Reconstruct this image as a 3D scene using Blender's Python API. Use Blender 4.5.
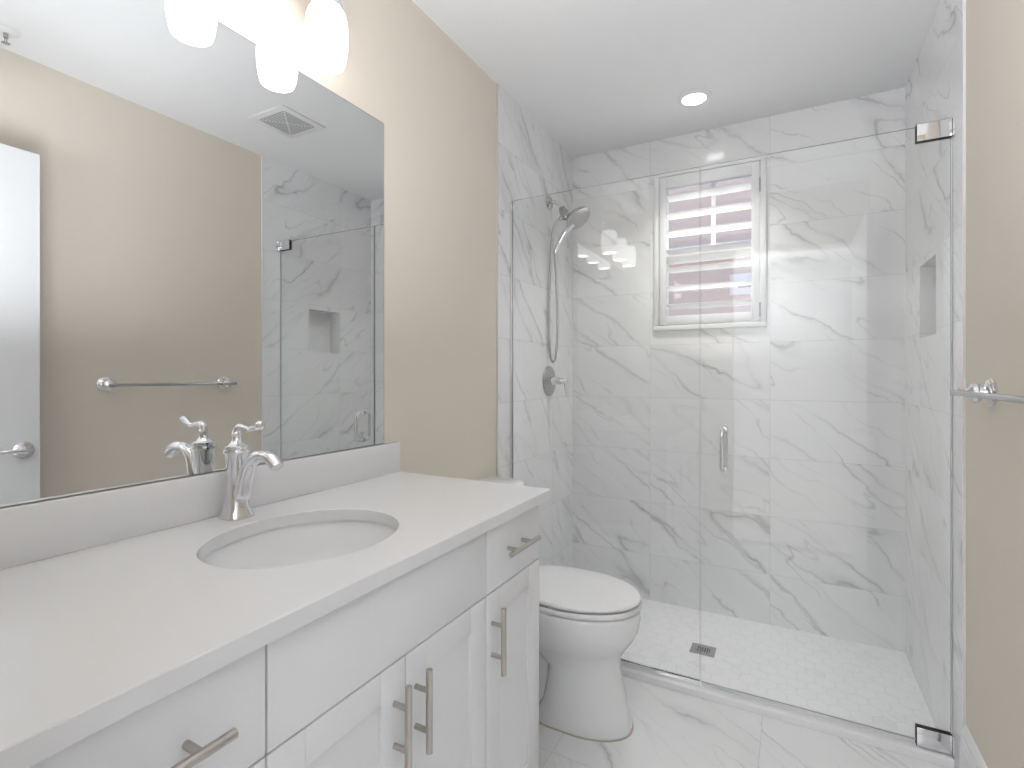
import bpy, bmesh, math, random
from mathutils import Vector, Matrix
random.seed(4)
for o in list(bpy.data.objects): bpy.data.objects.remove(o)
S = bpy.context.scene; COL = S.collection
PI = math.pi

# ------------------------------------------------------------------ camera, sky, lights, exposure
cam_d = bpy.data.cameras.new('camera'); cam = bpy.data.objects.new('camera', cam_d); COL.objects.link(cam)
cam.location = (1.1059, 0.0, 1.2008); cam.rotation_euler = (PI/2, 0, math.radians(28.44))
cam_d.sensor_width = 36; cam_d.lens = 516.57/1024*36; cam_d.shift_y = -(384-374.83)/1024; cam_d.clip_start = 0.02
S.camera = cam
vs = S.view_settings; vs.view_transform = 'Standard'; vs.look = 'None'; vs.gamma = 1; vs.use_curve_mapping = False
vs.exposure = 0.28
wd = bpy.data.worlds.new('sky'); S.world = wd; wd.use_nodes = True
wn = wd.node_tree.nodes; wl = wd.node_tree.links
sky = wn.new('ShaderNodeTexSky'); sky.sky_type = 'HOSEK_WILKIE'; sky.turbidity = 4; sky.sun_direction = (0.06, 0.45, 0.89)
wn['Background'].inputs['Strength'].default_value = 6.5
wl.new(sky.outputs['Color'], wn['Background'].inputs['Color'])

def lamp(name, kind, loc, energy, size=.2, color=(1,1,1), rot=(0,0,0), shape='DISK', spread=PI):
    d = bpy.data.lights.new(name, kind); d.energy = energy; d.color = color
    if kind == 'AREA': d.shape = shape; d.size = size; d.spread = spread
    if kind == 'SUN': d.angle = .01
    o = bpy.data.objects.new(name, d); COL.objects.link(o); o.location = loc; o.rotation_euler = rot
    return o
lamp('sun', 'SUN', (0, 9, 12), 19.0, rot=(math.radians(-27), 0, math.radians(8)), color=(1, .96, .9))
lamp('bedroom_fill', 'AREA', (0.5, -1.5, 1.36), 92, .8, (.965, .995, 1.055), rot=(PI, 0, 0))  # added fill bounced off the bedroom ceiling, no fixture behind it
lamp('bounce_fill', 'AREA', (0.76, 0.50, 1.30), 10.2, .5, (.955, .995, 1.065), rot=(PI, 0, 0))  # added unseen fill over the worktop, aimed up to brighten the ceiling
lamp('shower_downlight_bulb', 'AREA', (0.722, 2.417, 2.4265), 3.2, .085, (1, 1, 1), spread=1.75)
SHADE_E = 2.6

# ------------------------------------------------------------------ materials
def mat(name): 
    m = bpy.data.materials.new(name); m.use_nodes = True
    return m, m.node_tree.nodes, m.node_tree.links, m.node_tree.nodes['Principled BSDF']
def simple(name, col, rough=.5, metal=0, coat=0, bump=0, bscale=200, ior=1.45, var=.02):
    m, n, l, p = mat(name)
    p.inputs['Roughness'].default_value = rough; p.inputs['Metallic'].default_value = metal
    p.inputs['Coat Weight'].default_value = coat; p.inputs['Coat Roughness'].default_value = .05; p.inputs['IOR'].default_value = ior
    tc = n.new('ShaderNodeTexCoord'); nz = n.new('ShaderNodeTexNoise'); nz.inputs['Scale'].default_value = 3
    l.new(tc.outputs['Object'], nz.inputs['Vector'])
    mr = n.new('ShaderNodeMapRange'); mr.inputs['To Min'].default_value = 1-var; mr.inputs['To Max'].default_value = 1+var
    l.new(nz.outputs['Fac'], mr.inputs['Value'])
    mx = n.new('ShaderNodeVectorMath'); mx.operation = 'SCALE'; mx.inputs[0].default_value = col
    l.new(mr.outputs['Result'], mx.inputs['Scale']); l.new(mx.outputs['Vector'], p.inputs['Base Color'])
    if bump:
        nb = n.new('ShaderNodeTexNoise'); nb.inputs['Scale'].default_value = bscale; nb.inputs['Detail'].default_value = 3
        l.new(tc.outputs['Object'], nb.inputs['Vector'])
        b = n.new('ShaderNodeBump'); b.inputs['Strength'].default_value = bump; b.inputs['Distance'].default_value = .001
        l.new(nb.outputs['Fac'], b.inputs['Height']); l.new(b.outputs['Normal'], p.inputs['Normal'])
    return m

class G:   # tiny node-graph helper
    def __init__(s, n, l): s.n, s.l = n, l
    def put(s, sock, v):
        if isinstance(v, bpy.types.NodeSocket): s.l.new(v, sock)
        elif v is not None: sock.default_value = v
    def math(s, op, a, b=None, c=None):
        k = s.n.new('ShaderNodeMath'); k.operation = op
        for i, v in enumerate((a, b, c)): s.put(k.inputs[i], v)
        return k.outputs[0]
    def vec(s, op, a, b=None, scale=None):
        k = s.n.new('ShaderNodeVectorMath'); k.operation = op
        s.put(k.inputs[0], a); s.put(k.inputs[1], b)
        if scale is not None: s.put(k.inputs['Scale'], scale)
        return k.outputs['Value'] if op in ('DOT_PRODUCT', 'LENGTH') else k.outputs['Vector']
    def comb(s, x, y, z=0.0):
        k = s.n.new('ShaderNodeCombineXYZ'); s.put(k.inputs[0], x); s.put(k.inputs[1], y); s.put(k.inputs[2], z); return k.outputs[0]
    def sep(s, v):
        k = s.n.new('ShaderNodeSeparateXYZ'); s.put(k.inputs[0], v); return k.outputs
    def noise(s, v, scale, detail=2, rough=.5, dist=0):
        k = s.n.new('ShaderNodeTexNoise'); s.put(k.inputs['Vector'], v); k.inputs['Scale'].default_value = scale
        k.inputs['Detail'].default_value = detail; k.inputs['Roughness'].default_value = rough; k.inputs['Distortion'].default_value = dist
        return k.outputs['Fac']
    def rng(s, v, a, b, c, d):
        k = s.n.new('ShaderNodeMapRange'); k.interpolation_type = 'SMOOTHSTEP'; s.put(k.inputs['Value'], v)
        for nm, x in zip(('From Min', 'From Max', 'To Min', 'To Max'), (a, b, c, d)): k.inputs[nm].default_value = x
        return k.outputs[0]
    def mix(s, f, a, b):
        k = s.n.new('ShaderNodeMix'); k.data_type = 'RGBA'; s.put(k.inputs[0], f); s.put(k.inputs[6], a); s.put(k.inputs[7], b); return k.outputs[2]

def marble(name, w, h, u0, v0, angle=-38, base=(.85,.85,.85,1), rough=.12, seed=0.0, vein=1.0, hexa=0, grout=.0009):
    m, n, l, p = mat(name); g = G(n, l)
    uv = n.new('ShaderNodeUVMap'); uv.uv_map = 'metres'
    x, y, _ = g.sep(uv.outputs[0])
    if not hexa:
        a = g.math('DIVIDE', g.math('SUBTRACT', x, u0), w); b = g.math('DIVIDE', g.math('SUBTRACT', y, v0), h)
        ca, cb = g.math('FLOOR', a), g.math('FLOOR', b)
        fa = g.math('MULTIPLY', g.math('PINGPONG', a, .5), w); fb = g.math('MULTIPLY', g.math('PINGPONG', b, .5), h)
        edge = g.math('MINIMUM', fa, fb)
        gm = g.rng(edge, grout*.6, grout*1.5, 1.0, 0.0)
        cell = g.comb(ca, cb, seed)
    else:
        X = g.math('DIVIDE', x, hexa); Y = g.math('DIVIDE', y, hexa)
        r = (1.0, 1.7320508)
        def half(px, py):
            return (g.math('SUBTRACT', g.math('FLOORED_MODULO', px, r[0]), r[0]/2), g.math('SUBTRACT', g.math('FLOORED_MODULO', py, r[1]), r[1]/2))
        ax, ay = half(X, Y); bx_, by_ = half(g.math('SUBTRACT', X, r[0]/2), g.math('SUBTRACT', Y, r[1]/2))
        da = g.math('ADD', g.math('MULTIPLY', ax, ax), g.math('MULTIPLY', ay, ay)); db = g.math('ADD', g.math('MULTIPLY', bx_, bx_), g.math('MULTIPLY', by_, by_))
        t = g.math('LESS_THAN', da, db)
        def sel(p_, q_): return g.math('ADD', g.math('MULTIPLY', p_, t), g.math('MULTIPLY', q_, g.math('SUBTRACT', 1.0, t)))
        gx, gy = sel(ax, bx_), sel(ay, by_)
        hx, hy = g.math('ABSOLUTE', gx), g.math('ABSOLUTE', gy)
        dist = g.math('MAXIMUM', hx, g.math('ADD', g.math('MULTIPLY', hx, .5), g.math('MULTIPLY', hy, .8660254)))
        edge = g.math('MULTIPLY', g.math('SUBTRACT', .5, dist), hexa)
        gm = g.rng(edge, .0003, .0016, 1.0, 0.0)
        cell = g.comb(g.math('ROUND', g.math('MULTIPLY', g.math('SUBTRACT', X, gx), 2.0)), g.math('ROUND', g.math('SUBTRACT', Y, gy)), seed)
    wn_ = n.new('ShaderNodeTexWhiteNoise'); wn_.noise_dimensions = '3D'; l.new(cell, wn_.inputs['Vector'])
    off = g.vec('SCALE', wn_.outputs['Color'], None, 37.0)
    rt = n.new('ShaderNodeMapping'); rt.inputs['Rotation'].default_value = (0, 0, math.radians(-angle))
    l.new(g.vec('ADD', g.comb(x, y, 0.0), off) if hexa or w < 5 else g.comb(x, y, 0.0), rt.inputs['Vector'])
    q = rt.outputs[0]
    # wandering of the veins
    wob = g.math('SUBTRACT', g.noise(q, 5.0, 4, .55), .5); wob2 = g.math('SUBTRACT', g.noise(g.vec('ADD', q, (9.1, 3.3, 0)), 22.0, 3, .6), .5)
    qx, qy, qz = g.sep(q)
    yy = g.math('ADD', qy, g.math('ADD', g.math('MULTIPLY', wob, .10), g.math('MULTIPLY', wob2, .030)))
    s1 = g.comb(g.math('MULTIPLY', qx, .42), g.math('MULTIPLY', yy, 2.6), qz)
    n1 = g.noise(s1, 1.9, 1, .4)
    d1 = g.math('ABSOLUTE', g.math('SUBTRACT', n1, .5))
    n2 = g.noise(g.vec('ADD', s1, (31.7, 12.1, 4.0)), 3.6, 1, .45)
    d2 = g.math('ABSOLUTE', g.math('SUBTRACT', n2, .5))
    mask = g.rng(g.noise(g.vec('ADD', q, (4.4, 7.7, 2.0)), 3.2, 2), .42, .62, 0.0, 1.0)
    mask2 = g.rng(g.noise(g.vec('ADD', q, (14.4, 27.7, 2.0)), 4.5, 2), .45, .62, 0.0, 1.0)
    soft = g.math('MULTIPLY', g.rng(d1, 0.0, .040, 1.0, 0.0), g.math('ADD', .05, g.math('MULTIPLY', mask, .17)))
    thin = g.math('MULTIPLY', g.rng(d1, 0.0, .0085, 1.0, 0.0), g.math('ADD', .10, g.math('MULTIPLY', mask, .30)))
    fine = g.math('MULTIPLY', g.rng(d2, 0.0, .015, 1.0, 0.0), g.math('ADD', .07, g.math('MULTIPLY', mask2, .30)))
    cloud = g.math('MULTIPLY', g.rng(g.noise(s1, 1.3, 3), .4, .75, 0.0, 1.0), .10)
    tot = g.math('MULTIPLY', g.math('ADD', g.math('ADD', soft, thin), g.math('ADD', fine, cloud)), vein)
    tot = g.math('MINIMUM', tot, .85)
    col = g.mix(tot, base, (.36, .365, .375, 1))
    col = g.mix(g.math('MULTIPLY', gm, .42 if not hexa else .37), col, (.42, .42, .42, 1))
    l.new(col, p.inputs['Base Color'])
    p.inputs['Roughness'].default_value = rough; p.inputs['IOR'].default_value = 1.5
    b = n.new('ShaderNodeBump'); b.inputs['Strength'].default_value = .25; b.inputs['Distance'].default_value = .0006; b.invert = True
    l.new(gm, b.inputs['Height']); l.new(b.outputs['Normal'], p.inputs['Normal'])
    return m

def glass_mat(name):
    m, n, l, p = mat(name); g = G(n, l); n.remove(p)
    lw = n.new('ShaderNodeLayerWeight'); lw.inputs['Blend'].default_value = .5
    f = g.math('ADD', .042, g.math('MULTIPLY', g.math('POWER', lw.outputs['Facing'], 5.0), .9))
    tr = n.new('ShaderNodeBsdfTransparent'); tr.inputs[0].default_value = (.988, .994, .991, 1)
    gl = n.new('ShaderNodeBsdfGlossy'); gl.inputs['Roughness'].default_value = .0; gl.inputs['Color'].default_value = (1, 1, 1, 1)
    mx = n.new('ShaderNodeMixShader'); l.new(f, mx.inputs[0]); l.new(tr.outputs[0], mx.inputs[1]); l.new(gl.outputs[0], mx.inputs[2])
    l.new(mx.outputs[0], n['Material Output'].inputs['Surface'])
    return m
def emit(name, col, e, rim=None):
    m, n, l, p = mat(name)
    p.inputs['Base Color'].default_value = (.9, .9, .9, 1); p.inputs['Emission Color'].default_value = (*col, 1); p.inputs['Emission Strength'].default_value = e
    p.inputs['Roughness'].default_value = .3
    return m

M = dict(
 beige=simple('beige_wall_paint', (.745, .675, .585), .6, bump=.35, bscale=160, var=.012),
 ceil=simple('white_ceiling_paint', (.85, .85, .85), .7, bump=.3, bscale=140, var=.01),
 trim=simple('white_trim_paint', (.82, .82, .82), .35, var=.01),
 cab=simple('white_cabinet_paint', (.83, .83, .835), .35, var=.008),
 gapdark=simple('cabinet_shadow_gap', (.55, .56, .56), .6),
 quartz=simple('white_quartz', (.785, .78, .78), .16, bump=.02, var=.012),
 porc=simple('white_porcelain', (.89, .89, .89), .10, coat=.6, var=.005),
 seat=simple('white_seat_plastic', (.85, .85, .85), .18, coat=.3, var=.004),
 caulk=simple('beige_caulk', (.52, .47, .38), .7),
 chrome=simple('polished_chrome', (.80, .80, .82), .055, 1, var=.005),
 satin=simple('satin_chrome', (.47, .47, .48), .22, 1, var=.01),
 gunmetal=simple('grey_chrome', (.34, .34, .35), .2, 1, var=.01),
 nickel=simple('brushed_nickel', (.50, .475, .44), .30, 1, var=.02),
 mirror=simple('mirror_silver', (.75, .765, .765), .0, 1, var=0),
 medge=simple('mirror_edge', (.16, .17, .17), .3),
 gasket=simple('black_gasket', (.03, .03, .03), .5),
 edge=simple('glass_edge', (.36, .40, .39), .15, var=.02),
 seal=simple('clear_vinyl_seal', (.76, .77, .78), .2),
 shutter=simple('white_shutter_paint', (.80, .80, .80), .4, var=.006),
 curb=simple('white_stone_threshold', (.90, .90, .90), .2, var=.02),
 schluter=simple('grey_tile_edge_trim', (.62, .60, .55), .35, var=.02),
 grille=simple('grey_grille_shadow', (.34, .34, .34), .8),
 plastic=simple('white_plastic', (.80, .80, .80), .45),
 nozzle=simple('grey_nozzle_rubber', (.28, .28, .29), .5),
 house=simple('mauve_house_stucco', (.60, .42, .36), .8, bump=.3, bscale=40),
 cream=simple('cream_stucco', (.74, .62, .58), .8),
 tan=simple('tan_stucco', (.60, .50, .42), .8),
 dark=simple('dark_bronze', (.10, .08, .07), .5),
 blueglass=simple('blue_grey_window_glass', (.22, .23, .28), .1),
 paving=simple('pale_concrete_paving', (.80, .79, .77), .8),
 hallfloor=simple('pale_bedroom_floor', (.66, .63, .58), .5),
 glass=glass_mat('clear_glass'),
 shade=emit('lit_frosted_glass', (1, .965, .94), SHADE_E), bulb=emit('lit_bulb', (1, .97, .94), SHADE_E*3), lens=emit('lit_downlight_lens', (1, .99, .97), 9),
)
TW, TH = .571, .2785
M['tile_back'] = marble('marble_tile_back', TW, TH, .443, -.034, -36, seed=1)
M['tile_left'] = marble('marble_tile_left', TW, TH, 1.905, -.034, -50, seed=7, base=(.85,.85,.855,1))
M['tile_right'] = marble('marble_tile_right', TW, TH, 1.905, -.034, 40, seed=23)
M['tile_floor'] = marble('marble_floor_tile', TW, 1.16, .446, .32, -42, seed=5, rough=.2)
M['tile_hex'] = marble('marble_hexagon_mosaic', 1, 1, 0, 0, -30, seed=3, hexa=.066, vein=.18, rough=.3)

# ------------------------------------------------------------------ mesh helpers
class MB:
    def __init__(s): s.bm = bmesh.new(); s.mi = 0
    def _tag(s, faces):
        for f in faces: f.material_index = s.mi
    def box(s, x0, x1, y0, y1, z0, z1, bev=0, seg=2):
        b = bmesh.new(); bmesh.ops.create_cube(b, size=1)
        bmesh.ops.scale(b, vec=(x1-x0, y1-y0, z1-z0), verts=b.verts); bmesh.ops.translate(b, vec=((x0+x1)/2, (y0+y1)/2, (z0+z1)/2), verts=b.verts)
        if bev: bmesh.ops.bevel(b, geom=list(b.edges), offset=bev, segments=seg, profile=.5, affect='EDGES')
        return s.join(b)
    def join(s, b, mtx=None):
        if mtx: b.transform(mtx)
        for f in b.faces: f.material_index = s.mi
        me = bpy.data.meshes.new('t'); b.to_mesh(me); b.free(); s.bm.from_mesh(me); bpy.data.meshes.remove(me); return s
    def loft(s, rings, cap0=True, cap1=True, closed=True):
        vs = [[s.bm.verts.new(p) for p in r] for r in rings]; fs = []
        for a, b in zip(vs, vs[1:]):
            k = len(a)
            for i in range(k if closed else k-1): fs.append(s.bm.faces.new((a[i], a[(i+1) % k], b[(i+1) % k], b[i])))
        if cap0: fs.append(s.bm.faces.new(vs[0][::-1]))
        if cap1: fs.append(s.bm.faces.new(vs[-1]))
        s._tag(fs); return s
    def lathe(s, prof, origin, axis=(0,0,1), n=32, cap0=True, cap1=True):   # prof: (radius, distance along axis)
        ax = Vector(axis).normalized(); u = ax.orthogonal().normalized(); v = ax.cross(u); o = Vector(origin)
        return s.loft([[o+ax*h+(u*math.cos(2*PI*i/n)+v*math.sin(2*PI*i/n))*max(r, 1e-5) for i in range(n)] for r, h in prof], cap0, cap1)
    def cyl(s, a, b, r, n=20, bev=0):
        a, b = Vector(a), Vector(b); L = (b-a).length
        pr = [(r, 0), (r, L)] if not bev else [(r-bev, 0), (r, bev), (r, L-bev), (r-bev, L)]
        return s.lathe(pr, a, b-a, n)
    def tube(s, pts, rad, n=14, smooth=6, flat=None):   # pts: control points, rad: number or list, flat: (axis, factor) to squash a cross-section
        P = [Vector(p) for p in pts]; R = rad if isinstance(rad, (list, tuple)) else [rad]*len(P)
        path, rr = [], []
        for i in range(len(P)-1):
            p0, p1, p2, p3 = P[max(i-1, 0)], P[i], P[i+1], P[min(i+2, len(P)-1)]
            for k in range(smooth):
                t = k/smooth
                path.append(.5*((2*p1)+(p2-p0)*t+(2*p0-5*p1+4*p2-p3)*t*t+(-p0+3*p1-3*p2+p3)*t**3)); rr.append(R[i]+(R[i+1]-R[i])*t)
        path.append(P[-1]); rr.append(R[-1])
        rings = []; up = None
        for i, p in enumerate(path):
            tg = (path[min(i+1, len(path)-1)]-path[max(i-1, 0)]).normalized()
            if up is None: up = tg.orthogonal().normalized() if flat is None else Vector(flat[0])
            sd = tg.cross(up).normalized(); u2 = sd.cross(tg).normalized()
            if flat is None: up = u2
            fx = 1 if flat is None else flat[1]
            rings.append([p+(u2*math.cos(2*PI*k/n)*fx+sd*math.sin(2*PI*k/n))*rr[i] for k in range(n)])
        return s.loft(rings)
    def prism(s, poly, z0, z1, bev=0):    # outline in x,y
        b = bmesh.new(); f = b.faces.new([b.verts.new((x, y, z0)) for x, y in poly])
        r = bmesh.ops.extrude_face_region(b, geom=[f]); bmesh.ops.translate(b, vec=(0, 0, z1-z0), verts=[e for e in r['geom'] if isinstance(e, bmesh.types.BMVert)])
        bmesh.ops.recalc_face_normals(b, faces=b.faces)
        if bev:
            ed = [e for e in b.edges if abs(e.verts[0].co.z-e.verts[1].co.z) < 1e-6]
            bmesh.ops.bevel(b, geom=ed, offset=bev, segments=3, profile=.5, affect='EDGES')
        return s.join(b)

def root_loc(p):
    while p is not None:
        if p.parent is None: return Vector(p.location)
        p = p.parent
    return Vector((0, 0, 0))
def obj(name, mb, m, parent=None, smooth=True, ang=35, label=None, origin=None):
    bm = mb.bm; bmesh.ops.recalc_face_normals(bm, faces=bm.faces)
    off = root_loc(parent) if parent else Vector(origin or (0, 0, 0))
    uvl = bm.loops.layers.uv.new('metres'); bm.normal_update()
    for f in bm.faces:
        a = [abs(c) for c in f.normal]; k = a.index(max(a))
        for lp in f.loops:
            c = lp.vert.co; lp[uvl].uv = (c.y, c.z) if k == 0 else (c.x, c.z) if k == 1 else (c.x, c.y)
    bmesh.ops.translate(bm, vec=-off, verts=bm.verts)
    me = bpy.data.meshes.new(name); bm.to_mesh(me); bm.free()
    for q in (m if isinstance(m, (list, tuple)) else [m]): me.materials.append(M[q])
    if smooth:
        me.polygons.foreach_set('use_smooth', [True]*len(me.polygons)); me.set_sharp_from_angle(angle=math.radians(ang))
    o = bpy.data.objects.new(name, me); COL.objects.link(o)
    if parent: o.parent = parent
    else: o.location = off
    if label: o['label'] = label
    return o
def thing(name, label, cat, loc, group=None):
    o = bpy.data.objects.new(name, None); COL.objects.link(o); o.location = loc; o.empty_display_size = .05
    o['label'] = label; o['category'] = cat
    if group: o['group'] = group
    return o
def tag(o, label, cat, group=None):
    o['label'] = label; o['category'] = cat
    if group: o['group'] = group
    return o
def struct(name, mb, m, smooth=False, parent=None):
    o = obj(name, mb, m, parent, smooth)
    if parent is None: o['kind'] = 'structure'
    return o

# ------------------------------------------------------------------ the room
W, H = 1.540, 2.44
FLZ = .020                                          # finished floor
YT, YG, YB, YF = 1.905, 2.0217, 2.7645, .105      # tile edge, glass plane, shower back, front wall face
T = .004                                            # tile stands proud of the paint
struct('floor', MB().box(0, W, YF, 2.040, -.06, FLZ), 'tile_floor')
struct('shower_floor', MB().box(T, W-T, 2.055, YB, -.06, .004), 'tile_hex')
struct('ceiling', MB().box(-.12, W+.12, YF-.12, YB+.15, H, H+.08), 'ceil')
struct('wall_left', MB().box(-.12, 0, YF-.12, YB+.15, -.06, H), 'beige')
struct('wall_right', MB().box(W, W+.12, YF-.12, YT, -.06, H), 'beige')
struct('wall_shower_left', MB().box(0, T, YT, YB, -.04, H), 'tile_left')
NY0, NY1, NZ0, NZ1 = 2.228, 2.480, 1.340, 1.611
b = MB(); x0, x1 = W-T, W+.12
b.box(x0, x1, YT, NY0, -.04, H).box(x0, x1, NY1, YB, -.04, H).box(x0, x1, NY0, NY1, -.04, NZ0).box(x0, x1, NY0, NY1, NZ1, H).box(W+.085, x1, NY0, NY1, NZ0, NZ1)
struct('wall_shower_right', b, 'tile_right')
WX0, WX1, WZ0, WZ1 = .466, .999, 1.4315, 2.2612    # shutter frame, outside
hx0, hx1, hz0, hz1 = WX0+.018, WX1-.018, WZ0+.018, WZ1-.018
b = MB(); y0, y1 = YB, YB+.15
b.box(-.12, hx0, y0, y1, -.06, H).box(hx1, W+.12, y0, y1, -.06, H).box(hx0, hx1, y0, y1, -.06, hz0).box(hx0, hx1, y0, y1, hz1, H)
struct('wall_back', b, 'tile_back')
DX0, DX1, DZ = .735, 1.505, 2.05                    # the doorway the picture was taken from
b = MB(); b.box(0, DX0, YF-.12, YF, -.06, H).box(DX1, W, YF-.12, YF, -.06, H).box(DX0, DX1, YF-.12, YF, DZ, H)
struct('wall_front', b, 'beige')
# the bedroom behind the doorway
struct('wall_bedroom', MB().box(-1.2, 3.2, -3.0, -2.9, 0, H).box(-1.3, -1.2, -3.0, YF-.12, 0, H).box(3.2, 3.3, -3.0, YF-.12, 0, H).box(-1.3, -.12, YF-.12, YF-.02, 0, H).box(W+.12, 3.3, YF-.12, YF-.02, 0, H), 'ceil')
struct('floor_bedroom', MB().box(-1.3, 3.3, -3.0, YF-.12, -.06, FLZ), 'hallfloor')
struct('ceiling_bedroom', MB().box(-1.3, 3.3, -3.0, YF-.12, H, H+.08), 'ceil')
struct('trim_1', MB().box(0, T+.0025, YT-.004, YT, 0, H), 'schluter')
struct('trim_2', MB().box(W-T-.0025, W, YT-.004, YT, .0, H), 'trim')
def baseboard(name, x, ya, yb, side):
    prof = [(0, FLZ), (.014, FLZ), (.014, .155), (.0125, .163), (.0125, .171), (.010, .177), (.010, .189), (.006, .201), (.002, .210), (0, .211)]
    return struct(name, MB().loft([[(x+side*d, y, z) for d, z in prof] for y in (ya, yb)]), 'trim')
baseboard('baseboard_right', W, YF, YT-.004, -1)
baseboard('baseboard_left', 0, 1.236, YT-.004, 1)
# low threshold under the glass
struct('trim_3', MB().box(T, W-T, 1.990, 2.066, 0, .044, .004), 'curb', True)

# ------------------------------------------------------------------ window, shutter, view outside
wob = obj('window_1', MB().box(hx0, hx1, YB+.085, YB+.13, hz0, hz0+.035).box(hx0, hx1, YB+.085, YB+.13, hz1-.035, hz1).box(hx0, hx0+.03, YB+.085, YB+.13, hz0, hz1).box(hx1-.03, hx1, YB+.085, YB+.13, hz0, hz1), 'trim', smooth=False)
wob['kind'] = 'structure'
obj('meeting_rail', MB().box(hx0+.03, hx1-.03, YB+.082, YB+.125, 1.800, 1.840, .003), 'trim', wob)
obj('muntin', MB().box(.737, .757, YB+.095, YB+.115, 1.840, hz1-.035), 'trim', wob)
obj('pane', MB().box(hx0+.03, hx1-.03, YB+.103, YB+.107, hz0+.035, hz1-.035), 'glass', wob)
sh = thing('plantation_shutter', 'white louvred plantation shutter in the shower window', 'shutter', ((WX0+WX1)/2, YB, WZ0))
yf = YB-.014; fw = .026
b = MB()
for a in ((WX0, WX1, WZ1-fw, WZ1), (WX0, WX1, WZ0, WZ0+fw), (WX0, WX0+fw, WZ0+fw, WZ1-fw), (WX1-fw, WX1, WZ0+fw, WZ1-fw)):
    b.box(a[0], a[1], yf, YB-.0005, a[2], a[3], .003)
b2 = (hx0+.001, hx1-.001, hz0+.001, hz1-.001)
for a in ((b2[0], b2[1], b2[3]-.006, b2[3]), (b2[0], b2[1], b2[2], b2[2]+.006), (b2[0], b2[0]+.006, b2[2], b2[3]), (b2[1]-.006, b2[1], b2[2], b2[3])):
    b.box(a[0], a[1], YB-.001, YB+.035, a[2], a[3])
obj('frame', b, 'shutter', sh)
px0, px1, pz0, pz1 = WX0+fw+.003, WX1-fw-.003, WZ0+fw+.003, WZ1-fw-.003
lx0, lx1, lz0, lz1 = .527, .934, 1.507, 2.173
for nm, a in (('stile', (px0, lx0, pz0, pz1)), ('stile', (lx1, px1, pz0, pz1)), ('rail', (lx0, lx1, pz0, lz0)), ('rail', (lx0, lx1, lz1, pz1))):
    obj(nm, MB().box(a[0], a[1], yf+.002, yf+.030, a[2], a[3], .002), 'shutter', sh)
for k in range(7):
    zc = 1.560+.0955*k; tl = math.radians(8)
    ring = []
    for i in range(20):
        t = 2*PI*i/20; dy, dz = .0435*math.cos(t), .0055*math.sin(t)
        ring.append((yf+.018+.030+dy*math.cos(tl)+dz*math.sin(tl), zc+dz*math.cos(tl)-dy*math.sin(tl)))
    obj('louver', MB().loft([[(x, y, z) for y, z in ring] for x in (lx0+.002, lx1-.002)]), 'shutter', sh)
for z in (1.515, 2.115):
    obj('hinge', MB().box(px1-.001, px1+.0045, yf-.002, yf+.004, z-.032, z+.032).cyl((px1+.0015, yf-.003, z-.034), (px1+.0015, yf-.003, z+.034), .0032, 10), 'satin', sh)

struct('ground_outside', MB().box(-8, 10, YB+.2, 16, -.3, -.2), 'paving')
HY = 5.6
hs = thing('neighbouring_house', 'mauve stucco house across the side yard seen through the louvers', 'house', (0, HY, -.2))
obj('wall', MB().box(-5, 6, HY, HY+.3, -.2, 5.6), 'house', hs)
obj('belt_course', MB().box(-5, 6, HY-.09, HY, 2.36, 2.52, .01), 'cream', hs)
for x0_, x1_, z0_, z1_ in ((-.22, -.06, 1.97, 2.08), (.56, .92, 1.99, 2.20), (.95, 1.30, 1.76, 1.88)):
    p_ = obj('quoin_block', MB().box(x0_, x1_, HY-.05, HY, z0_, z1_, .008), 'cream', hs)
    if x0_ == .56: obj('vent_slot', MB().box(.64, .82, HY-.06, HY-.045, 2.06, 2.08), 'dark', p_)
obj('corner_pilaster', MB().box(.95, 1.6, HY-.04, HY, 1.9, 2.24), 'tan', hs)
f_ = obj('window', MB().box(.44, 1.05, HY-.05, HY, 1.0, 1.70, .01), 'trim', hs)
obj('pane', MB().box(.48, 1.01, HY-.055, HY-.045, 1.04, 1.66), 'blueglass', f_)
obj('eave', MB().box(-5, 6, HY-.6, HY+.3, 5.6, 5.8), 'trim', hs)

# ------------------------------------------------------------------ vanity
CX, CY0, CY1, CZ = .52, .160, 1.234, .8705      # cabinet face, ends, underside of the worktop
van = thing('vanity_cabinet', 'white shaker vanity cabinet with brushed nickel bar pulls under the quartz worktop', 'cabinet', (.26, (CY0+CY1)/2, FLZ))
FB = CX-.019                                       # back of the fronts
b = MB()
b.box(.004, FB-.002, CY0, CY0+.018, FLZ, CZ).box(.004, FB-.002, CY1-.018, CY1, FLZ, CZ)
b.box(.004, FB-.002, CY0+.018, CY1-.018, .11, .128).box(.004, .016, CY0+.018, CY1-.018, .128, CZ)
b.box(FB-.04, FB-.002, .419, .437, .128, CZ).box(FB-.04, FB-.002, .956, .974, .128, CZ).box(FB-.02, FB-.002, CY0+.018, CY1-.018, .70, .735)
b.box(FB-.02, FB-.002, CY0+.018, CY1-.018, CZ-.03, CZ).box(FB-.02, FB-.002, CY0+.018, CY1-.018, .128, .17).box(FB-.02, FB-.002, .685, .707, .17, .70)
obj('carcass', b, 'cab', van, smooth=False)
obj('toe_kick', MB().box(FB-.075, FB-.06, CY0+.018, CY1-.018, FLZ, .11), 'cab', van)
g = .0014
def slab(ya, yb, za, zb): return MB().box(FB, CX, ya+g, yb-g, za+g, zb-g, .0012)
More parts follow.
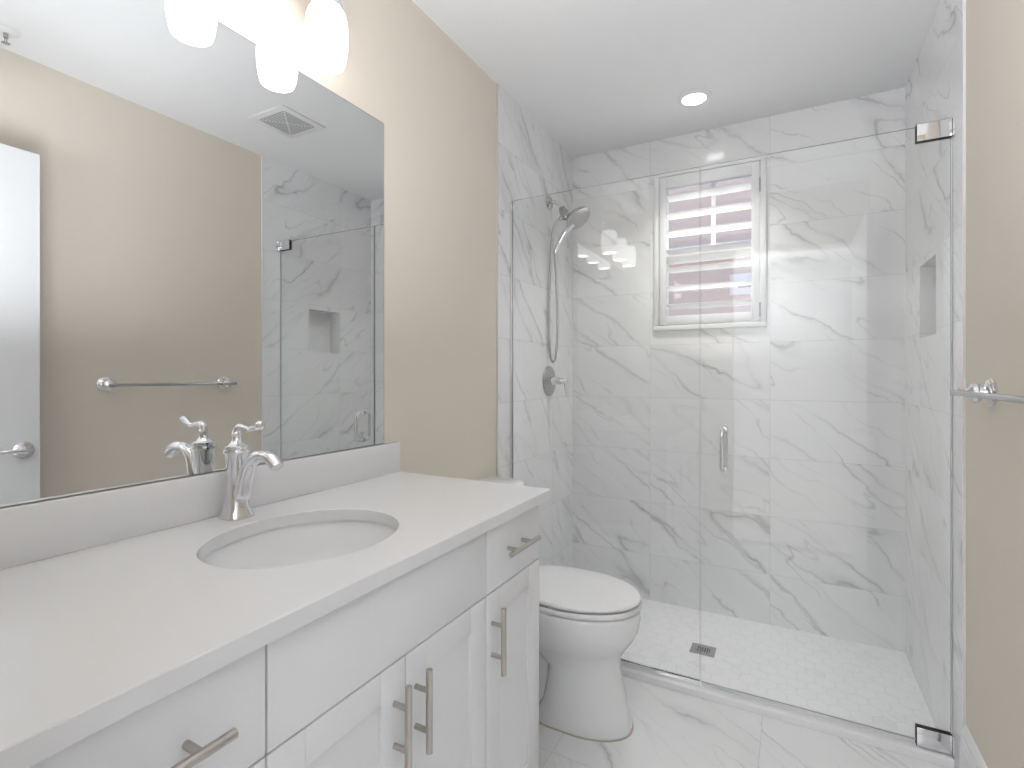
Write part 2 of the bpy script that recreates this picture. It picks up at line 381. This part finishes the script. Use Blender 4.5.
def shaker(ya, yb, za, zb, r=.058):
    b = MB(); ya += g; yb -= g; za += g; zb -= g
    b.box(FB, CX, ya, ya+r, za, zb, .001); b.box(FB, CX, yb-r, yb, za, zb, .001)
    b.box(FB, CX, ya+r, yb-r, zb-r*.92, zb, .001); b.box(FB, CX, ya+r, yb-r, za, za+r, .001)
    b.box(FB, CX-.0075, ya+r-.004, yb-r+.004, za+r-.004, zb-r*.92+.004)
    return b
def pull(parent, y, z, vertical):
    x = CX+.030; L = .073; s = .035
    b = MB()
    if vertical: b.cyl((x, y, z-L), (x, y, z+L), .006, 20, .0008); posts = ((y, z-s), (y, z+s))
    else: b.cyl((x, y-L, z), (x, y+L, z), .006, 20, .0008); posts = ((y-s, z), (y+s, z))
    for py, pz in posts: b.cyl((CX-.0005, py, pz), (x, py, pz), .0048, 16)
    obj('handle', b, 'nickel', parent, label='brushed nickel bar pull')
ZT, ZM, ZB = .868, .7175, .160
Y1, Y2, Y3 = .428, .6965, .965
d = obj('drawer', slab(CY0, Y1, ZM, ZT), 'cab', van); pull(d, .294, .794, False)
obj('false_drawer_front', slab(Y1, Y3, ZM, ZT), 'cab', van)
d = obj('drawer', slab(Y3, CY1, ZM, ZT), 'cab', van); pull(d, 1.097, .794, False)
d = obj('door', shaker(CY0, Y1, ZB, ZM), 'cab', van); pull(d, .405, .614, True)
d = obj('door', shaker(Y1, Y2, ZB, ZM), 'cab', van); pull(d, .668, .614, True)
d = obj('door', shaker(Y2, Y3, ZB, ZM), 'cab', van); pull(d, .7235, .614, True)
d = obj('door', shaker(Y3, CY1, ZB, ZM), 'cab', van); pull(d, .988, .614, True)

# worktop with an oval cut-out
SX, SY, SA, SB = .286, .686, .161, .187
KX, KY0, KY1, KZ = .5405, .115, 1.264, .896
def ov(a, b_, z, n=64): return [(SX+a*math.cos(2*PI*i/n), SY+b_*math.sin(2*PI*i/n), z) for i in range(n)]
def rect_ring(x0, x1, y0, y1, z, n=64):
    out = []
    for i in range(n):
        c, s_ = math.cos(2*PI*i/n), math.sin(2*PI*i/n)
        tx = ((x1 if c > 0 else x0)-SX)/c if abs(c) > 1e-9 else 1e9; ty = ((y1 if s_ > 0 else y0)-SY)/s_ if abs(s_) > 1e-9 else 1e9
        t = min(tx, ty); out.append((SX+c*t, SY+s_*t, z))
    # snap the nearest samples to the true corners
    for cx_, cy_ in ((x0, y0), (x0, y1), (x1, y0), (x1, y1)):
        k = min(range(n), key=lambda i: (out[i][0]-cx_)**2+(out[i][1]-cy_)**2); out[k] = (cx_, cy_, z)
    return out
e = .0015
x0, x1, y0, y1 = .001, KX, KY0, KY1
rings = [ov(SA, SB, CZ), ov(SA, SB, KZ-e), ov(SA+e, SB+e, KZ), rect_ring(x0, x1-e, y0, y1-e, KZ), rect_ring(x0, x1, y0, y1, KZ-e), rect_ring(x0, x1, y0, y1, CZ), ov(SA, SB, CZ)]
b = MB().loft(rings, False, False); bmesh.ops.remove_doubles(b.bm, verts=b.bm.verts, dist=1e-6)
tag(obj('countertop', b, 'quartz', origin=(SX, SY, CZ)), 'white quartz worktop with an oval sink cut-out', 'countertop')
tag(obj('backsplash', MB().box(.001, .0205, KY0, KY1, KZ+.0003, .9895, .0012), 'quartz', origin=(.01, SY, KZ)), 'low white quartz backsplash strip below the mirror', 'backsplash')
# sink bowl
sk = thing('sink', 'white oval undermount sink set into the worktop', 'sink', (SX, SY, CZ-.15))
b = MB(); prof = [(1.03, -.0005), (1.03, -.006), (.985, -.03), (.95, -.06), (.88, -.10), (.72, -.133), (.45, -.150), (.14, -.155)]
inner = [ov(SA*k, SB*k, CZ+z) for k, z in prof]
outer = [ov(SA*k+.012, SB*k+.012, CZ+z-.012) for k, z in prof[::-1]]
b.loft([ov(SA*1.03+.012, SB*1.03+.012, CZ-.0005)]+inner+[ov(.024, .026, CZ-.155), ov(.024, .026, CZ-.167)]+outer+[ov(SA*1.03+.012, SB*1.03+.012, CZ-.0005)], False, False)
bmesh.ops.remove_doubles(b.bm, verts=b.bm.verts, dist=1e-6)
obj('basin', b, 'porc', sk)
obj('drain', MB().lathe([(.0, -.160), (.022, -.160), (.030, -.153), (.0305, -.1515), (.024, -.150), (.020, -.152), (.018, -.146), (.0, -.144)], (SX, SY, CZ)), 'chrome', sk)
# faucet
FX, FY = .066, .688
fa = thing('faucet', 'polished chrome single-handle faucet behind the sink', 'faucet', (FX, FY, KZ))
def rrect(hx, hy, z, p=3.2, n=40, cx=FX, cy=FY):
    out = []
    for i in range(n):
        t = 2*PI*i/n; c, s_ = math.cos(t), math.sin(t)
        out.append((cx+hx*math.copysign(abs(c)**(2/p), c), cy+hy*math.copysign(abs(s_)**(2/p), s_), z))
    return out
prof = [(.0290, .0), (.0295, .003), (.0285, .007), (.0245, .015), (.0215, .028), (.0190, .048), (.0178, .070), (.0182, .094), (.0200, .116), (.0222, .132), (.0230, .139)]
b = MB().loft([rrect(r, r, KZ+.0003+z, 4.0 if z < .02 else 3.0 if z < .06 else 2.3) for r, z in prof])
obj('body', b, 'chrome', fa)
b = MB().lathe([(.0228, .1385), (.0258, .1395), (.0266, .1425), (.0256, .146), (.0225, .1475), (.0240, .1515), (.0236, .155), (.0175, .159), (.0115, .163), (.0088, .168), (.0085, .176), (.0105, .180), (.0085, .185), (.002, .1875)], (FX, FY, KZ))
obj('collar', b, 'chrome', fa)
b = MB().tube([(FX, FY, KZ+.174), (FX+.001, FY, KZ+.186), (FX+.010, FY, KZ+.1945), (FX+.024, FY, KZ+.1935), (FX+.042, FY, KZ+.191), (FX+.060, FY, KZ+.1945), (FX+.078, FY, KZ+.2015), (FX+.086, FY, KZ+.203)], [.0085, .0085, .0075, .0062, .0052, .0062, .0095, .0045], 16)
obj('handle', b, 'chrome', fa)
b = MB().tube([(FX+.004, FY, KZ+.040), (FX+.022, FY, KZ+.055), (FX+.030, FY, KZ+.085), (FX+.045, FY, KZ+.118), (FX+.070, FY, KZ+.1375), (FX+.096, FY, KZ+.1400), (FX+.117, FY, KZ+.132), (FX+.131, FY, KZ+.119)], [.010, .0165, .0150, .0125, .0115, .0115, .0130, .0120], 20, flat=((0, 1, 0), 1.15))
obj('spout', b, 'chrome', fa)
# mirror
mi = thing('wall_mirror', 'large frameless mirror above the backsplash', 'mirror', (.0, .67, .9905))
MY0, MY1, MZ0, MZ1 = .12, 1.207, .9905, 1.9715
lean = lambda x, z0, z1, a, b_: [[(x+.0026, a, z0), (x, b_, z0), (x, b_, z1), (x+.0026, a, z1)]]
obj('glass', MB().loft(lean(.0012, MZ0, MZ1, MY0, MY1)+lean(.0058, MZ0, MZ1, MY0, MY1)), 'medge', mi, smooth=False)
obj('silvered_face', MB().loft(lean(.0059, MZ0+.0015, MZ1-.0015, MY0+.0012, MY1-.0015)+lean(.0062, MZ0+.0015, MZ1-.0015, MY0+.0012, MY1-.0015)), 'mirror', mi, smooth=False)
# vanity light
VL = thing('vanity_light', 'chrome three-light vanity fixture glowing above the mirror', 'light fixture', (0, .68, 2.17))
b = MB().box(.0005, .022, .68-.14, .68+.14, 2.135, 2.235, .008, 3)
obj('backplate', b, 'chrome', VL)
obj('crossbar', MB().cyl((.055, .40, 2.172), (.055, .96, 2.172), .009, 20, .002).cyl((.02, .68, 2.172), (.055, .68, 2.172), .011, 20), 'chrome', VL)
for k in range(3):
    y = .458+.222*k; x = .098
    z0 = 1.965
    ar = obj('arm', MB().tube([(.055, y, 2.172), (.075, y, 2.176), (.092, y, 2.168), (x, y, 2.150), (x, y, 2.128)], .006, 14), 'chrome', VL)
    obj('socket_cap', MB().lathe([(.010, .184), (.024, .180), (.035, .170), (.0375, .150), (.0385, .1375), (.0355, .1355)], (x, y, z0)), 'chrome', ar)
    pr = [(r_, h_*.87) for r_, h_ in ((.0415, 0), (.0465, .020), (.0500, .050), (.0510, .080), (.0500, .108), (.0475, .132), (.0430, .148), (.034, .157), (.0310, .157), (.0405, .146), (.045, .131), (.0475, .108), (.0485, .080), (.0475, .050), (.044, .020), (.039, 0), (.0415, 0))]
    sd = obj('shade', MB().lathe(pr, (x, y, z0), cap0=False, cap1=False), 'shade', VL, label='lit white frosted glass shade')
    obj('bulb', MB().lathe([(.004, .012), (.020, .020), (.029, .040), (.030, .058), (.022, .085), (.013, .100), (.012, .1345)], (x, y, z0)), 'bulb', sd)

# ------------------------------------------------------------------ toilet
TY = 1.692
to = thing('toilet', 'white elongated porcelain toilet between vanity and shower', 'toilet', (.36, TY, FLZ))
def egg(xb, xf, w, z, xm=None, n=56, pb=2.6, pf=2.0):
    xm = xb+(xf-xb)*.45 if xm is None else xm; out = []
    for i in range(n):
        t = 2*PI*i/n; c, s_ = math.cos(t), math.sin(t)
        p = pf if c >= 0 else pb
        out.append((xm+(xf-xm if c >= 0 else xm-xb)*math.copysign(abs(c)**(2/p), c), TY+w*math.copysign(abs(s_)**(2/p), s_), z))
    return out
b = MB().loft([egg(.31, .638, .112, FLZ+.002, .45, pb=4, pf=2.2), egg(.31, .640, .113, FLZ+.012, .45, pb=4, pf=2.2), egg(.345, .626, .107, .09, .46, pb=4, pf=2.2), egg(.36, .608, .102, .165, .46, pb=4, pf=2.2), egg(.36, .597, .101, .215, .46, pb=3.6, pf=2.2),
     egg(.31, .601, .111, .252, .44, pb=3.2), egg(.23, .620, .134, .286, .43, pb=2.8), egg(.18, .644, .154, .318, .43, pb=2.8), egg(.17, .660, .166, .352, .43), egg(.175, .667, .171, .390, .43), egg(.175, .667, .1715, .416, .43), egg(.18, .663, .168, .4205, .43)])
bw = obj('bowl', b, 'porc', to, ang=60)
obj('trapway', MB().box(.06, .40, TY-.070, TY+.070, FLZ+.001, .33, .03, 4), 'porc', to)
obj('caulk_line', MB().loft([egg(.307, .643, .1160, FLZ+.0005, .45, pb=4, pf=2.2), egg(.308, .642, .1147, FLZ+.0045, .45, pb=4, pf=2.2)]), 'caulk', to)
obj('rear_deck', MB().box(.030, .26, TY-.115, TY+.115, .31, .421, .02, 4), 'porc', to)
b = MB().loft([egg(.200, .667, .165, .4245, .43), egg(.197, .671, .168, .429, .43), egg(.197, .671, .168, .440, .43), egg(.199, .669, .166, .4435, .43)])
st = obj('seat', b, 'seat', to)
for bx_, by_ in ((.648, -.018), (.40, -.164), (.40, .140)):
    obj('bumper', MB().box(bx_, bx_+.015, TY+by_, TY+by_+.024, .4205, .4245, .001), 'seat', st)
b = MB().loft([egg(.202, .664, .162, .4475, .43), egg(.200, .668, .166, .452, .43), egg(.200, .668, .166, .4575, .43), egg(.204, .663, .161, .4625, .43), egg(.225, .64, .138, .4655, .43), egg(.30, .56, .08, .467, .43)])
ld = obj('seat_lid', b, 'seat', to)
for bx_, by_ in ((.645, -.016), (.41, -.162), (.41, .138)):
    obj('bumper', MB().box(bx_, bx_+.015, TY+by_, TY+by_+.024, .4435, .4475, .001), 'seat', ld)
for hy_ in (-.085, .045): obj('hinge', MB().cyl((.205, TY+hy_, .443), (.205, TY+hy_+.04, .443), .010, 16, .002), 'seat', to)
TT = 1.642
def rr2(x0, x1, hw, r, z, n=8):
    out = []
    for cx_, cy_, a0 in ((x1-r, TT+hw-r, 0), (x0+.015, TT+hw-.015, 90), (x0+.015, TT-hw+.015, 180), (x1-r, TT-hw+r, 270)):
        rr_ = r if a0 in (0, 270) else .015
        for k in range(n+1):
            t = math.radians(a0+90*k/n); out.append((cx_+rr_*math.cos(t), cy_+rr_*math.sin(t), z))
    return out
b = MB().loft([rr2(.022, .190, .145, .06, .412), rr2(.018, .200, .155, .07, .46), rr2(.014, .206, .164, .08, .60), rr2(.012, .210, .168, .085, .757)])
obj('tank', b, 'porc', to)
b = MB().loft([rr2(.012, .212, .170, .087, .7575), rr2(.008, .217, .175, .09, .762), rr2(.008, .218, .176, .091, .779), rr2(.010, .214, .172, .089, .787), rr2(.02, .20, .158, .08, .791)])
obj('tank_lid', b, 'porc', to)
b = MB().cyl((.20, TY-.11, .69), (.226, TY-.11, .69), .012, 18, .002).tube([(.222, TY-.11, .69), (.226, TY-.08, .688), (.226, TY-.04, .684)], [.007, .006, .005], 12)
obj('flush_lever', b, 'chrome', to)

# ------------------------------------------------------------------ shower glass
XS = .808; GT = 1.974; GB = .062
def pane(x0, x1, z0, z1):
    b = MB().box(x0, x1, YG-.004, YG+.004, z0, z1)
    for f in b.bm.faces: f.material_index = 0 if abs(f.normal.y) > .5 else 1
    return b
fp = thing('shower_glass_panel', 'fixed clear glass shower panel behind the toilet', 'shower screen', (.4, YG, .044))
obj('glass', pane(T+.003, XS-.003, .050, GT), ['glass', 'edge'], fp, smooth=False)
obj('bottom_channel', MB().box(T+.001, XS-.003, YG-.011, YG-.0045, .0445, .064, .001).box(T+.001, XS-.003, YG+.0045, YG+.011, .0445, .064, .001).box(T+.001, XS-.003, YG-.0045, YG+.0045, .0445, .049), 'chrome', fp, label='polished chrome channel')
obj('wall_channel', MB().box(T+.0005, T+.010, YG-.0085, YG-.0045, .0645, GT, .0008).box(T+.0005, T+.010, YG+.0045, YG+.0085, .0645, GT, .0008), 'chrome', fp, label='polished chrome channel')
sd = thing('shower_door', 'clear frameless glass shower door on chrome hinges', 'shower door', (1.16, YG, .044))
DXR = W-T-.0045
obj('glass', pane(XS+.001, DXR, GB, GT), ['glass', 'edge'], sd, smooth=False)
obj('bottom_sweep', MB().box(XS+.004, DXR-.09, YG-.0042, YG+.0042, .051, .0615, .001), 'seal', sd)
obj('edge_seal', MB().box(DXR+.0003, DXR+.0038, YG-.004, YG+.004, .11, GT-.06, .001), 'seal', sd)
for z0, z1 in ((.0485, .106), (1.926, 1.979)):
    hx0_, hx1_ = 1.448, W-T-.002
    gk = obj('hinge_gasket', MB().box(hx0_-.002, hx1_, YG-.0068, YG-.0042, z0-.002, z1+.002).box(hx0_-.002, hx1_, YG+.0042, YG+.0068, z0-.002, z1+.002), 'gasket', sd)
    obj('hinge', MB().box(hx0_, hx1_-.001, YG-.0115, YG-.0069, z0, z1, .0012, 3).box(hx0_, hx1_-.001, YG+.0069, YG+.0115, z0, z1, .0018, 3).box(W-T-.0022, W-T-.0003, YG-.028, YG+.028, z0, z1, .001), 'chrome', sd, label='square polished chrome glass hinge')
def loop(yd):
    x, z0, z1, r = .888, .858, 1.002, .022
    P_ = [(x, YG+yd*.0045, z0), (x, YG+yd*.026, z0), (x, YG+yd*.040, z0+.004), (x, YG+yd*.048, z0+.018), (x, YG+yd*.048, (z0+z1)/2), (x, YG+yd*.048, z1-.018), (x, YG+yd*.040, z1-.004), (x, YG+yd*.026, z1), (x, YG+yd*.0045, z1)]
    b = MB().tube(P_, .0085, 18)
    for z in (z0, z1): b.cyl((x, YG+yd*.0042, z), (x, YG+yd*.0075, z), .0125, 20)
    return b
b = loop(-1); c_ = loop(1); me_ = bpy.data.meshes.new('t'); c_.bm.to_mesh(me_); b.bm.from_mesh(me_)
obj('handle', b, 'chrome', sd, label='chrome loop pull on both faces of the glass')

# ------------------------------------------------------------------ shower fittings
SHY = 2.432
ss = thing('shower_fixture', 'chrome shower head with detachable hand spray and looping hose', 'shower head', (T, SHY, 2.088))
obj('flange', MB().lathe([(.036, .0003), (.036, .004), (.030, .010), (.015, .014), (.012, .016)], (T, SHY, 2.088), (1, 0, 0)), 'satin', ss)
obj('arm', MB().tube([(T+.008, SHY, 2.088), (.035, SHY, 2.086), (.056, SHY, 2.074), (.078, SHY, 2.048)], .0095, 16), 'chrome', ss)
ax = Vector((.40, 0, -.92)).normalized()
dv = MB().lathe([(.014, 0), (.017, .004), (.017, .014), (.021, .020), (.0225, .034), (.0215, .058), (.017, .066), (.012, .068)], (.076, SHY, 2.052), ax, 24)
dv.cyl((.092, SHY, 2.012), (.066, SHY-.004, 1.993), .0095, 16, .001)
obj('diverter', dv, 'gunmetal', ss)
nrm = Vector((.64, -.20, -.74)).normalized(); hc_ = Vector((.166, SHY, 1.985))
b = MB().lathe([(.020, -.030), (.036, -.024), (.060, -.012), (.0675, -.003), (.0675, .003), (.064, .006), (.056, .007), (.03, .0085), (.0, .009)], hc_, nrm, 40)
hd = obj('head', b, 'satin', ss)
u_ = nrm.orthogonal().normalized(); v_ = nrm.cross(u_); b = MB()
for rr_, cnt in ((.050, 20), (.037, 14), (.023, 9), (.009, 4)):
    for k in range(cnt):
        p_ = hc_+nrm*.006+(u_*math.cos(2*PI*k/cnt)+v_*math.sin(2*PI*k/cnt))*rr_
        b.cyl(p_, p_+nrm*.0045, .0021, 8)
nz = obj('nozzles', b, 'nozzle', hd)
b = MB().tube([tuple(hc_+Vector((-.028, 0, -.022))), (.100, SHY, 1.930), (.068, SHY, 1.880), (.042, SHY, 1.834), (.036, SHY, 1.822)], [.019, .0145, .0120, .0115, .0095], 18)
obj('hand_spray_handle', b, 'chrome', ss)
b = MB().tube([(.068, SHY-.004, 1.994), (.050, SHY-.006, 1.980), (.034, SHY-.010, 1.940), (.026, SHY-.014, 1.86), (.018, SHY-.018, 1.70), (.015, SHY-.020, 1.50), (.015, SHY-.018, 1.36), (.020, SHY-.010, 1.288), (.030, SHY, 1.268), (.042, SHY, 1.292), (.051, SHY, 1.38), (.052, SHY, 1.52), (.047, SHY, 1.68), (.039, SHY, 1.79), (.037, SHY, 1.826)], .0062, 12, 8)
obj('hose', b, 'satin', ss)
sv = thing('shower_valve', 'round chrome shower valve plate with lever handle on the marble', 'shower valve', (T, SHY, 1.169))
obj('escutcheon', MB().lathe([(.078, .0003), (.078, .004), (.074, .008), (.030, .011), (.024, .012)], (T, SHY, 1.169), (1, 0, 0), 48), 'satin', sv)
obj('hub', MB().lathe([(.023, .010), (.022, .030), (.018, .062), (.0125, .092), (.010, .098)], (T, SHY, 1.169), (1, 0, 0), 28), 'chrome', sv)
obj('lever', MB().tube([(.098, SHY, 1.178), (.101, SHY, 1.168), (.103, SHY-.002, 1.140), (.104, SHY-.003, 1.110), (.1045, SHY-.003, 1.086)], [.009, .0105, .0095, .008, .005], 14, flat=((0, 1, 0), 1.3)), 'chrome', sv)
dr = thing('shower_drain', 'small square metal drain set in the hexagon shower floor', 'drain', (.767, 2.369, .004))
dx0, dx1, dy0, dy1 = .717, .817, 2.326, 2.412; DF = .004
b = MB()
for a in ((dx0, dx1, dy0, dy0+.022), (dx0, dx1, dy1-.022, dy1), (dx0, dx0+.022, dy0+.022, dy1-.022), (dx1-.022, dx1, dy0+.022, dy1-.022)): b.box(*a, DF+.0002, DF+.0030)
obj('frame', b, 'satin', dr)
b = MB()
for k in range(6): b.box(dx0+.0225+.0095*k, dx0+.0270+.0095*k, dy0+.022, dy1-.022, DF+.0008, DF+.0028)
gr = obj('grate', b, 'satin', dr)
obj('drain_hole', MB().box(dx0+.0222, dx1-.0222, dy0+.0222, dy1-.0222, DF+.0001, DF+.0006), 'gasket', dr)
dl = thing('recessed_downlight', 'round recessed downlight glowing in the ceiling over the shower', 'light fixture', (.722, 2.417, H))
obj('trim_ring', MB().lathe([(.074, -.0003), (.074, -.003), (.066, -.009), (.052, -.010), (.050, -.006), (.050, -.0003)], (.722, 2.417, H), n=40, cap0=False, cap1=False), 'plastic', dl)
obj('lens', MB().lathe([(.0495, -.001), (.0495, -.006), (.040, -.0085), (.0, -.009)], (.722, 2.417, H), n=40), 'lens', dl)

# ------------------------------------------------------------------ things seen in the mirror and on the right wall
tb = thing('towel_bar', 'chrome towel bar on round mounts on the beige wall', 'towel bar', (W, 1.43, 1.160))
BX = W-.070
for y in (1.142, 1.676):
    obj('rosette', MB().lathe([(.0335, .0003), (.0335, .004), (.0290, .007), (.0300, .010), (.025, .013), (.0140, .016), (.0125, .018)], (W, y, 1.158), (-1, 0, 0), 32), 'chrome', tb)
    obj('post', MB().lathe([(.012, .014), (.013, .018), (.0225, .025), (.0255, .033), (.0225, .041), (.0125, .047), (.0090, .052), (.0105, .057), (.0120, .062), (.0110, .067), (.004, .070)], (W, y, 1.156), (-1, 0, 0), 28), 'chrome', tb)
obj('bar', MB().cyl((BX, 1.128, 1.156), (BX, 1.704, 1.156), .0068, 20, .0006), 'satin', tb)

do = obj('door_1', MB().box(W-.100, W-.065, .125, .886, .032, 2.044, .0015), 'trim', smooth=False)
do['kind'] = 'structure'
LX = W-.100
b = MB().lathe([(.0325, .0002), (.0325, .004), (.027, .011), (.0135, .015), (.012, .030), (.013, .044), (.011, .050)], (LX, .838, .918), (-1, 0, 0), 32)
b.tube([(LX-.040, .838, .918), (LX-.046, .826, .918), (LX-.046, .798, .921), (LX-.043, .763, .922), (LX-.040, .730, .916)], [.010, .0095, .008, .007, .0065], 14)
obj('door_handle', b, 'chrome', do, label='chrome lever handle')
obj('latch_plate', MB().box(W-.094, W-.071, .8855, .8875, .890, .946), 'satin', do)
ev = thing('exhaust_vent', 'square white ceiling vent with grey slotted grille', 'vent', (1.08, 1.705, H))
ex, ey, hw_ = 1.080, 1.708, .125
b = MB().box(ex-hw_, ex+hw_, ey-hw_, ey+hw_, H-.006, H-.0003, .002)
obj('cover', b, 'plastic', ev)
b = MB(); gw = .090
for k in range(8):
    r = .014+.0105*k
    for s_ in (-1, 1):
        b.box(ex-r+.004, ex+r-.004, ey+s_*r-.0026, ey+s_*r+.0026, H-.0067, H-.0059)
        b.box(ex+s_*r-.0026, ex+s_*r+.0026, ey-r+.004, ey+r-.004, H-.0067, H-.0059)
obj('grille_slots', b, 'grille', ev)
sp = thing('fire_sprinkler', 'small fire sprinkler head on a white ceiling ring', 'sprinkler', (1.397, .774, H))
obj('escutcheon', MB().lathe([(.040, -.0003), (.040, -.003), (.030, -.008), (.018, -.010)], (1.397, .774, H)), 'plastic', sp)
obj('sprinkler_head', MB().cyl((1.397, .774, H-.010), (1.397, .774, H-.026), .007, 16).cyl((1.390, .774, H-.024), (1.387, .774, H-.044), .0018, 8).cyl((1.404, .774, H-.024), (1.407, .774, H-.044), .0018, 8).lathe([(.012, -.044), (.012, -.0455), (.003, -.047)], (1.397, .774, H)), 'satin', sp)
